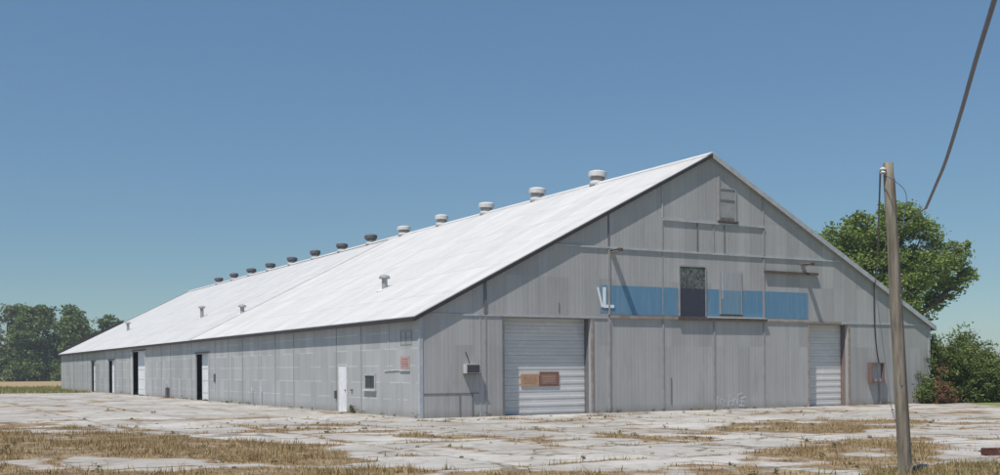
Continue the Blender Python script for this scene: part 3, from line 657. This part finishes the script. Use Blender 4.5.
# roof furniture: ridge ventilators
def ventilator(y, dark, first=[None, None]):
    mcap = M['galv_dark'] if dark else M['roof']
    bm = bmesh.new(); lathe(bm, [(.46, -.20), (.42, .02), (.33, .10), (.33, .26)], (0, 0, 0), 20); v = build('ridge_vent', bm, M['roof'], wh, True)
    v.location = (WD / 2, y, RG + TH + .05)
    bm = bmesh.new(); lathe(bm, [(.30, .26), (.50, .27), (.52, .30), (.52, .52), (.49, .56), (.30, .62), (.02, .64)], (0, 0, 0), 20); c_ = build('vent_cap', bm, mcap, v)
    bm = bmesh.new(); lathe(bm, [(.40, .17), (.42, .18), (.42, .23), (.40, .24)], (0, 0, 0), 20); build('vent_band', bm, M['rust_pale'] if not dark else M['galv_dark'], v)
    c_.rotation_euler = (R(random.uniform(-3, 3)), R(random.uniform(-3, 3)), 0)
    v.rotation_euler = (R(random.uniform(-3, 3)), R(random.uniform(-3, 3)), 0); v.scale = (random.uniform(.88, .96),) * 2 + (random.uniform(.88, 1.0),)
    return v
VY = [9.1, 15.2, 21.3, 27.6, 33.7, 39.8, 45.9, 52.2, 58.4, 64.8, 71.0, 77.2, 83.2]
for i, y_ in enumerate(VY): ventilator(y_, i >= 5)
# roof stacks on the near slope
for y_, x_, hh in ((11.4, 3.5, .50), (35.9, 3.5, .40), (48.7, 4.0, .75), (77.7, 3.9, .70)):
    z_ = EV + SL * x_ + TH + (.004 if y_ < JT else -.03)
    ang = -math.atan(SL)
    bm = bmesh.new(); box(bm, -.34, .34, -.34, .34, .004, .03); st = build('roof_stack', bm, M['white'], wh); st.location = (x_, y_, z_); st.rotation_euler = (0, ang, 0)
    bm = bmesh.new(); tube(bm, [(0, 0, -.1), (0, 0, hh)], .14, 12); pc = build('stack_pipe', bm, M['galv_mid'], st); pc.rotation_euler = (0, -ang, 0)
    bm = bmesh.new(); lathe(bm, [(.26, hh + .0), (.28, hh + .05), (.24, hh + .14), (.04, hh + .20)], (0, 0, 0), 14); pc = build('stack_cap', bm, M['galv_mid'], st); pc.rotation_euler = (0, -ang, 0)

# ------------------------------------------------------------------ utility pole and cables
pole = tag(empty('utility_pole', (-2.99, -25.95, 0)), 'weathered round wooden utility pole leaning slightly in front of the warehouse', 'utility pole')
bm = bmesh.new()
TOPO = Vector((-.235, .125, 5.46)); pts = []; rad = []
for k in range(15):
    t = k / 14; pts.append(TOPO * t + Vector((.014 * math.sin(k * 1.3), .01 * math.cos(k), 0)) * (1 - abs(2 * t - 1))); rad.append(.112 - .026 * t + .002 * math.sin(k * 2.1))
pts.insert(0, Vector((0, 0, -.3))); rad.insert(0, .12)
tube(bm, pts, rad, 18); build('pole_shaft', bm, M['wood'], pole, True)
bm = bmesh.new(); tube(bm, [TOPO + Vector((-.12, 0, -.14)), TOPO + Vector((.12, .02, -.14))], .015, 8); tube(bm, [TOPO + Vector((-.14, 0, -.14)), TOPO + Vector((-.11, 0, -.14))], .04, 8); build('eye_bolt', bm, M['galv_dark'], pole)
bm = bmesh.new(); lathe(bm, [(.03, 0), (.055, .02), (.035, .05), (.055, .08), (.03, .11)], (TOPO.x - .13, TOPO.y, TOPO.z - .20), 12); build('insulator', bm, M['white_dull'], pole)
bm = bmesh.new(); tube(bm, [TOPO * t_ + Vector((.62, -.78, 0)) * (.120 - .028 * t_) for t_ in (0.0, .1, .2, .3, .4, .6, .8, .95)], .008, 6); build('ground_wire', bm, M['galv_dark'], pole)
bm = bmesh.new(); pc_ = TOPO * .30 + Vector((-.5, -.85, 0)).normalized() * .116; box(bm, pc_.x - .03, pc_.x + .03, pc_.y - .006, pc_.y, pc_.z - .05, pc_.z + .05); build('tin_tag', bm, M['galv_mid'], pole)
PT = Vector((-3.03, -25.93, 0)) + TOPO + Vector((-.13, 0, -.16))
A = PT; B = Vector((25.35, -.14, 6.25)); pts = []
for k in range(31):
    t = k / 30; p_ = A.lerp(B, t); p_.z -= 2.2 * 4 * t * (1 - t) * .35; pts.append(p_)
bm = bmesh.new(); tube(bm, pts, .016, 6); tag(build('service_cable', bm, M['cable']), 'thin black cable hanging from the pole top to the right end of the gable wall', 'cable')
F_ = lambda px, D: None
lead = [tuple(PT), (-3.6, -26.5, 4.85), (-4.7, -27.4, 4.2), (-5.6, -28.15, 3.93), (-6.7, -29.2, 3.84), (-7.63, -30.212, 3.808)]
main = [(-7.63, -30.212, 3.808), (-8.579, -31.106, 3.855), (-9.51, -31.979, 3.903), (-10.83, -33.172, 3.982), (-11.878, -34.107, 4.047), (-12.751, -34.895, 4.1), (-13.402, -35.465, 4.142), (-14.057, -36.034, 4.186), (-19, -39.6, 5.4), (-24, -43.4, 6.6)]
A_ = smooth_path(lead, 8)[:-1]; B_ = smooth_path(main, 8)
bm = bmesh.new(); tube(bm, A_ + B_, [.007] * len(A_) + [.017] * len(B_), 8); tag(build('overhead_cable', bm, M['cable_grey'], None, True), 'thick grey cable sagging from the pole top and rising out of the upper right corner', 'cable')

# rusty block at the right edge
bm = bmesh.new(); box(bm, 0, .8, 0, .22, .004, .16)
bmesh.ops.bevel(bm, geom=bm.edges[:], offset=.02, segments=2)
bmesh.ops.subdivide_edges(bm, edges=bm.edges[:], cuts=2)
for v in bm.verts: v.co += Vector((random.uniform(-.008, .008), random.uniform(-.008, .008), random.uniform(-.006, .006)))
o = build('timber_block', bm, plain('reddish_timber', (0.13, 0.055, 0.045), 0.9, 0, 0.4, 4, (1, 5, 5)))
o.location = (1.93, -23.92, 0.0); o.rotation_euler = (0, 0, R(-22)); tag(o, 'dark reddish timber block lying on the concrete at the right edge', 'timber')

# ------------------------------------------------------------------ foliage
def leaf_cloud(blobs, count, size, rs, squash=1.0, shell=0.55):
    """leaf quads in clumps spread through the given ellipsoids"""
    V = []; tot = sum(b_[3] * b_[4] * b_[5] for b_ in blobs) ** 1.0
    for bx_, by_, bz_, rx, ry, rz in blobs:
        k = max(30, int(count * (rx * ry * rz) ** (2 / 3) / sum((c[3] * c[4] * c[5]) ** (2 / 3) for c in blobs)))
        nc_ = max(6, k // 34)
        d = rs.normal(size=(nc_, 3)); d /= np.linalg.norm(d, axis=1)[:, None]
        r = shell + (1.05 - shell) * rs.random(nc_) ** 0.7
        cc = d * r[:, None] * np.array([rx, ry, rz]) + np.array([bx_, by_, bz_])
        cs = (0.07 + 0.10 * rs.random(nc_)) * (rx + ry + rz) / 3 + size * 0.9
        idx = rs.integers(0, nc_, k)
        off = rs.normal(size=(k, 3)) * cs[idx][:, None] * np.array([1, 1, 0.62])
        V.append(cc[idx] + off)
    C_ = np.concatenate(V); k = len(C_)
    a = rs.normal(size=(k, 3)); a[:, 2] *= 0.6; a /= np.linalg.norm(a, axis=1)[:, None]
    b_ = rs.normal(size=(k, 3)); b_ -= (b_ * a).sum(1)[:, None] * a; b_ /= np.linalg.norm(b_, axis=1)[:, None]
    s = size * (0.6 + 0.9 * rs.random(k))[:, None]
    q = np.stack([C_ - a * s, C_ - b_ * s * .55 + a * s * .1, C_ + a * s, C_ + b_ * s * .55 + a * s * .1], 1).reshape(-1, 3)
    q[:, 2] = np.maximum(q[:, 2], 0.02)
    return q, np.arange(4 * k).reshape(-1, 4)
def limbs(blobs, h, r0, rs, crotch=0.28):
    bm = bmesh.new(); top = Vector((rs.normal() * .3, rs.normal() * .3, h * .72))
    base = [Vector((0, 0, -.2)), Vector((.1, 0, h * .12)), Vector((-.05, .1, h * crotch)), Vector((top.x * .6, top.y * .6, h * .5)), top]
    tube(bm, smooth_path(base, 4), list(np.linspace(r0, r0 * .22, 17)), 9)
    for bx_, by_, bz_, rx, ry, rz in blobs:
        t = min(.9, max(.2, (bz_ / h) * .62)); s = Vector((0, 0, h * t * .8)); e = Vector((bx_, by_, bz_))
        mid = s.lerp(e, .5) + Vector((0, 0, -.06 * h * rs.random()))
        tube(bm, smooth_path([s, mid, e], 4), list(np.linspace(r0 * .42, r0 * .08, 9)), 6)
        for q in range(3):
            e2 = e + Vector((rs.normal() * rx * .5, rs.normal() * ry * .5, rs.normal() * rz * .5)); tube(bm, [mid, mid.lerp(e2, .6), e2], [r0 * .16, r0 * .09, r0 * .03], 5)
    return bm
def tree(name, loc, blobs, h, r0, leaves, size, mat, label, cat='tree', group=None, seed=1, shell=.45):
    rs = np.random.default_rng(seed); root = tag(empty(name, loc), label, cat, group)
    build('trunk', limbs(blobs, h, r0, rs), M['bark'], root, True)
    v, f = leaf_cloud(blobs, leaves, size, rs, shell=shell); npmesh('crown', v, f, M[mat], root)
    return root
# direction "right" in the picture, used only to lay out the crowns facing the camera
rx_, ry_ = math.cos(YAW), -math.sin(YAW)
def rb(u, d, z, r, rr=None, rz=None):   # u across the view, d in depth
    return (u * rx_ - d * ry_, u * ry_ + d * rx_, z, r, rr or r, rz or r * .8)
big = [rb(-6.9, .5, 8.8, 1.1), rb(1.0, 0, 13.0, 1.1), rb(-1.4, .6, 12.4, 1.0), rb(-5.0, 0, 9.9, 1.7), rb(-3.0, 1, 10.9, 1.5), rb(-1.2, 0, 11.3, 1.6), rb(1.2, -.5, 12.2, 1.7), rb(.2, 0, 9.6, 2.2), rb(-3.2, -1, 8.2, 2.1), rb(3.4, .5, 11.3, 1.5), rb(5.2, 0, 9.6, 1.5), rb(3.0, -1, 8.6, 1.9), rb(5.6, .6, 7.4, 1.3), rb(4.2, 1.4, 6.0, 1.2),
       rb(1.0, -1.2, 6.8, 2.0), rb(-1.8, .5, 6.2, 1.8), rb(-6.2, .8, 8.6, 1.1), rb(0, 3, 10.6, 2.2), rb(3, 3, 9.0, 2.0), rb(-3, 3, 9.0, 2.0), rb(2.0, 0, 4.6, 1.3), rb(6.7, .2, 8.2, .8), rb(6.2, 0, 10.3, .6), rb(2.4, .4, 12.6, .8)]
tree('cottonwood_tree', (48.9, 20.2, .8), big, 14.0, .55, 44000, .125, 'leaf', 'large leafy green tree rising behind the right end of the warehouse', 'tree', seed=5)
# shrubs at the right end
def mound(w, d, h, sd):
    q = np.random.default_rng(sd); out = []
    for k in range(13):
        a = q.random() * 6.283; rr = math.sqrt(q.random()) * .75; z = h * (.12 + .72 * (1 - rr * .75) * q.random() ** .6)
        out.append((math.cos(a) * w * rr, math.sin(a) * d * rr, z, w * .36, d * .36, h * .2))
    for k in range(7): out.append((-w + 2 * w * k / 6, -.5 * d + .3 * q.random(), h * .12, w * .3, d * .35, h * .16))
    return out
SH = [('bushy_shrub', (30.4, .1), mound(1.9, 1.5, 4.2, 1), 'tall dark green shrub touching the right corner of the warehouse', 'leaf_shrub'),
      ('bushy_shrub', (33.3, -.4), mound(2.2, 1.7, 4.5, 2), 'middle green shrub of the hedge, behind the mown grass', 'leaf_shrub'),
      ('bushy_shrub', (36.6, -2.0), mound(2.3, 1.8, 4.7, 3), 'green shrub of the hedge cut by the right edge of the picture', 'leaf_shrub'),
      ('bushy_shrub', (40.0, -3.6), mound(2.2, 1.8, 4.0, 4), 'outermost green shrub of the hedge at the far right', 'leaf_shrub'),
      ('bushy_shrub', (36.5, 3.4), mound(3.0, 2.2, 5.4, 5), 'taller shrub in the back row behind the hedge', 'leaf_shrub')]
for i, (nm, (x_, y_), bl, lb, mt) in enumerate(SH):
    tree(nm, (x_, y_, 0), bl, 3.4, .09, 18000, .065, mt, lb, 'shrub', 'shrubs beside the right end of the warehouse', seed=20 + i, shell=.4)
tree('dry_shrub', (28.95, -1.25, 0), [(0, 0, .7, .55, .5, .7), (.25, .2, 1.4, .40, .4, .7), (.7, .1, .35, .8, .5, .35), (-.3, 0, .3, .4, .4, .3)], 2.0, .04, 1500, .05, 'leaf_dead', 'reddish half dead shrub against the right corner of the warehouse', 'shrub', seed=31, shell=.3)

# far tree line on the left
FT = [  # across, depth, height, width, label, material
 (-17, 246, 13.5, 6.5, 'far tree hidden past the left edge of the picture', 'leaf_far'),
 (-111.8, 250, 18.0, 8.5, 'tall airy olive tree at the left edge of the far tree line', 'leaf_far2'),
 (-104.0, 247, 17.6, 8.0, 'broad dark green tree second from the left in the far tree line', 'leaf_far'),
 (-98.3, 252, 17.6, 6.6, 'tall dense tree in the middle of the far tree line', 'leaf_far'),
 (-94.6, 244, 14.6, 5.4, 'bright green rounded tree left of the far gable end', 'leaf_far'),
 (-91.4, 256, 16.0, 6.4, 'tree showing just above the far end of the roof', 'leaf_far'),
 (-86.0, 262, 13.0, 5.0, 'tree mostly hidden behind the far end of the roof', 'leaf_far2'),
 (-121.5, 250, 16.5, 6.5, 'tree just beyond the left edge of the picture', 'leaf_far'),
]
fx, fy = math.sin(YAW), math.cos(YAW)
for i, (u, d, h, w, lb, mt) in enumerate(FT):
    if i == 0: continue
    x_ = -18.6 + u * rx_ + d * fx; y_ = -39.165 + u * ry_ + d * fy
    rs = np.random.default_rng(50 + i); bl = []
    for k in range(16):
        a = rs.random() * 6.28; r = w * .62 * math.sqrt(rs.random()); zc = h * (.22 + .62 * rs.random())
        f_ = 1 - max(0, zc / h - .55) * 1.2
        bl.append((r * math.cos(a) * f_, r * math.sin(a) * f_, zc, w * .30, w * .30, h * .12))
    bl.append((0, 0, h * .86, w * .28, w * .28, h * .12))
    tree('far_tree', (x_, y_, 0), bl, h, .4, 11000, .33, mt, lb, 'tree', 'trees in the line beyond the far end of the warehouse', seed=60 + i, shell=.3)
# undergrowth below the far trees
rs = np.random.default_rng(77); bl = []
for u in np.arange(-128, -70, 1.5):
    d = 242 + rs.random() * 10
    bl.append((-18.6 + u * rx_ + d * fx, -39.165 + u * ry_ + d * fy, 1.5 + rs.random() * 2.6, 2.6, 2.4, 2.2 + rs.random() * 1.8))
v, f = leaf_cloud(bl, 42000, .28, rs, shell=.2); tag(npmesh('undergrowth', v, f, M['leaf_far']), kind='stuff')

# ------------------------------------------------------------------ grass, weeds, rubble
def blades(px, py, hgt, wid, rs, lean=.5):
    k = len(px); a = rs.random(k) * 6.283; ln = hgt * lean * rs.normal(size=k)
    dx, dy = np.cos(a) * wid / 2, np.sin(a) * wid / 2; b_ = rs.random(k) * 6.283
    z0 = np.zeros(k)
    v = np.stack([np.stack([px - dx, py - dy, z0], 1), np.stack([px + dx, py + dy, z0], 1), np.stack([px + np.cos(b_) * ln, py + np.sin(b_) * ln, hgt], 1)], 1).reshape(-1, 3)
    return v, np.arange(3 * k).reshape(-1, 3)
rs = np.random.default_rng(11)
def scatter(n_, x0, x1, y0, y1, thr):
    x = rs.uniform(x0, x1, n_); y = rs.uniform(y0, y1, n_); a = grass_amount(x, y)
    ok = (a > thr) & (rs.random(n_) < a ** 1.3) & ~((x > -.05) & (y > -.05))
    return x[ok], y[ok], a[ok]
x, y, a = scatter(420000, -26, 16, -28, 2, .35)
cl = fbm(x * 1.4 + 3, y * 1.4 + 8, 3)
hg = (.03 + .17 * rs.random(len(x)) ** 2) * np.clip(a * 1.15, .3, 1.1) * np.clip(cl * 3.2 - 1.0, .18, 1.4)
v, f = blades(x, y, hg, .012 + .016 * rs.random(len(x)), rs)
olive = (x + 3.5) * .5 - (y + 25.2) * .86 > 0
o = npmesh('dry_grass', v, f, M['grass_dry'], k=3); tag(o, kind='stuff')
# greener blades in the corner by the pole and sprinkled through the dry patches
x2, y2, a2 = scatter(110000, -22, 10, -29, 0, .3)
keep = (rs.random(len(x2)) < np.where((y2 < -24.5) & (x2 > -5), 1.0, .14))
x2, y2 = x2[keep], y2[keep]
v, f = blades(x2, y2, .05 + .11 * rs.random(len(x2)), .015 + .014 * rs.random(len(x2)), rs); tag(npmesh('green_grass', v, f, M['grass_green'], k=3), kind='stuff')
# weeds: leafy little clumps standing in the joints and along the wall foot
cand = []
tries = 0
while len(cand) < 110 and tries < 60000:
    tries += 1
    x_ = random.uniform(-20, 22); y_ = random.uniform(-25, 20)
    if x_ > -.4 and y_ > -.3: continue
    ga_ = float(grass_amount(np.array([x_]), np.array([y_]))[0])
    if .35 < ga_ < .97: cand.append((x_, y_, random.uniform(.03, .085)))
for _ in range(40): cand.append((random.uniform(-.35, -.12), random.uniform(0, 60), random.uniform(.05, .16)))
for _ in range(34):
    x_ = random.uniform(.3, 29)
    if not (D1[0] < x_ < D1[1] or D2[0] < x_ < D2[1]): cand.append((x_, random.uniform(-.3, -.12), random.uniform(.04, .12)))
bl = [(x_, y_, r * .8, r, r, r) for x_, y_, r in cand]
V = []; 
for q in bl:
    v, f = leaf_cloud([q], 40, .022, rs, shell=.1); V.append(v)
v = np.concatenate(V); tag(npmesh('weeds', v, np.arange(len(v)).reshape(-1, 4), M['weed']), kind='stuff')
wd1 = empty('weed', (-.16, 6.72, 0)); tag(wd1, 'small green weed at the foot of the long wall beside the white door', 'plant')
v, f = leaf_cloud([(0, 0, .14, .10, .13, .15), (0, .03, .30, .05, .06, .12)], 240, .035, rs, shell=.1); npmesh('leaves', v, f, M['weed'], wd1)
bm = bmesh.new(); tube(bm, [(0, 0, 0), (.01, .02, .2), (0, .03, .38)], .012, 5); build('stem', bm, M['bark'], wd1)
# rubble: crumbs of broken concrete and clods
bm = bmesh.new()
for _ in range(900):
    x_ = random.uniform(-20, 20); y_ = random.uniform(-26, 8)
    if x_ > -.4 and y_ > -.4: continue
    if float(fbm(np.array([x_ * .7]), np.array([y_ * .7]), 3)[0]) < .48: continue
    r = random.uniform(.015, .06) * (1.5 if random.random() < .08 else 1)
    mt = Matrix.Translation((x_, y_, r * .35)) @ Matrix.Rotation(random.random() * 6, 4, 'Z') @ Matrix.Diagonal((random.uniform(.7, 1.5), 1, random.uniform(.4, .8), 1))
    q = bmesh.ops.create_icosphere(bm, subdivisions=1, radius=r, matrix=mt)
    for v_ in q['verts']: v_.co += Vector((random.uniform(-1, 1), random.uniform(-1, 1), random.uniform(-.5, .5))) * r * .3
tag(build('rubble', bm, plain('rubble', (0.36, 0.32, 0.27), 0.95, 0, 0.5, 2, col2=(0.16, 0.12, 0.09))), kind='stuff')
# rough herbage between the apron and the stubble field at the far left
x = rs.uniform(-45, 5, 60000); y = rs.uniform(70, 108, 60000); ok = ~((x > -1) & (y < 97)); x, y = x[ok], y[ok]
v, f = blades(x, y, .10 + .40 * rs.random(len(x)) ** 2 * np.clip(fbm(x * .12, y * .12, 3) * 3 - .8, .2, 1.5), .10, rs); tag(npmesh('rough_grass', v, f, M['grass_rough'], k=3), kind='stuff')

# ------------------------------------------------------------------ air: thin even summer haze round the whole place
m = bpy.data.materials.new('summer_haze'); m.use_nodes = True; n = m.node_tree.nodes; l = m.node_tree.links
n.remove(n['Principled BSDF']); pv = n.new('ShaderNodeVolumePrincipled'); pv.inputs['Color'].default_value = (0.86, 0.92, 1.0, 1)
pv.inputs['Density'].default_value = 0.0005; pv.inputs['Anisotropy'].default_value = 0.2; l.new(pv.outputs[0], n['Material Output'].inputs['Volume'])
bm = bmesh.new(); box(bm, -1010, 1610, -610, 1810, -1.0, 22.0); tag(build('haze', bm, m), kind='stuff')
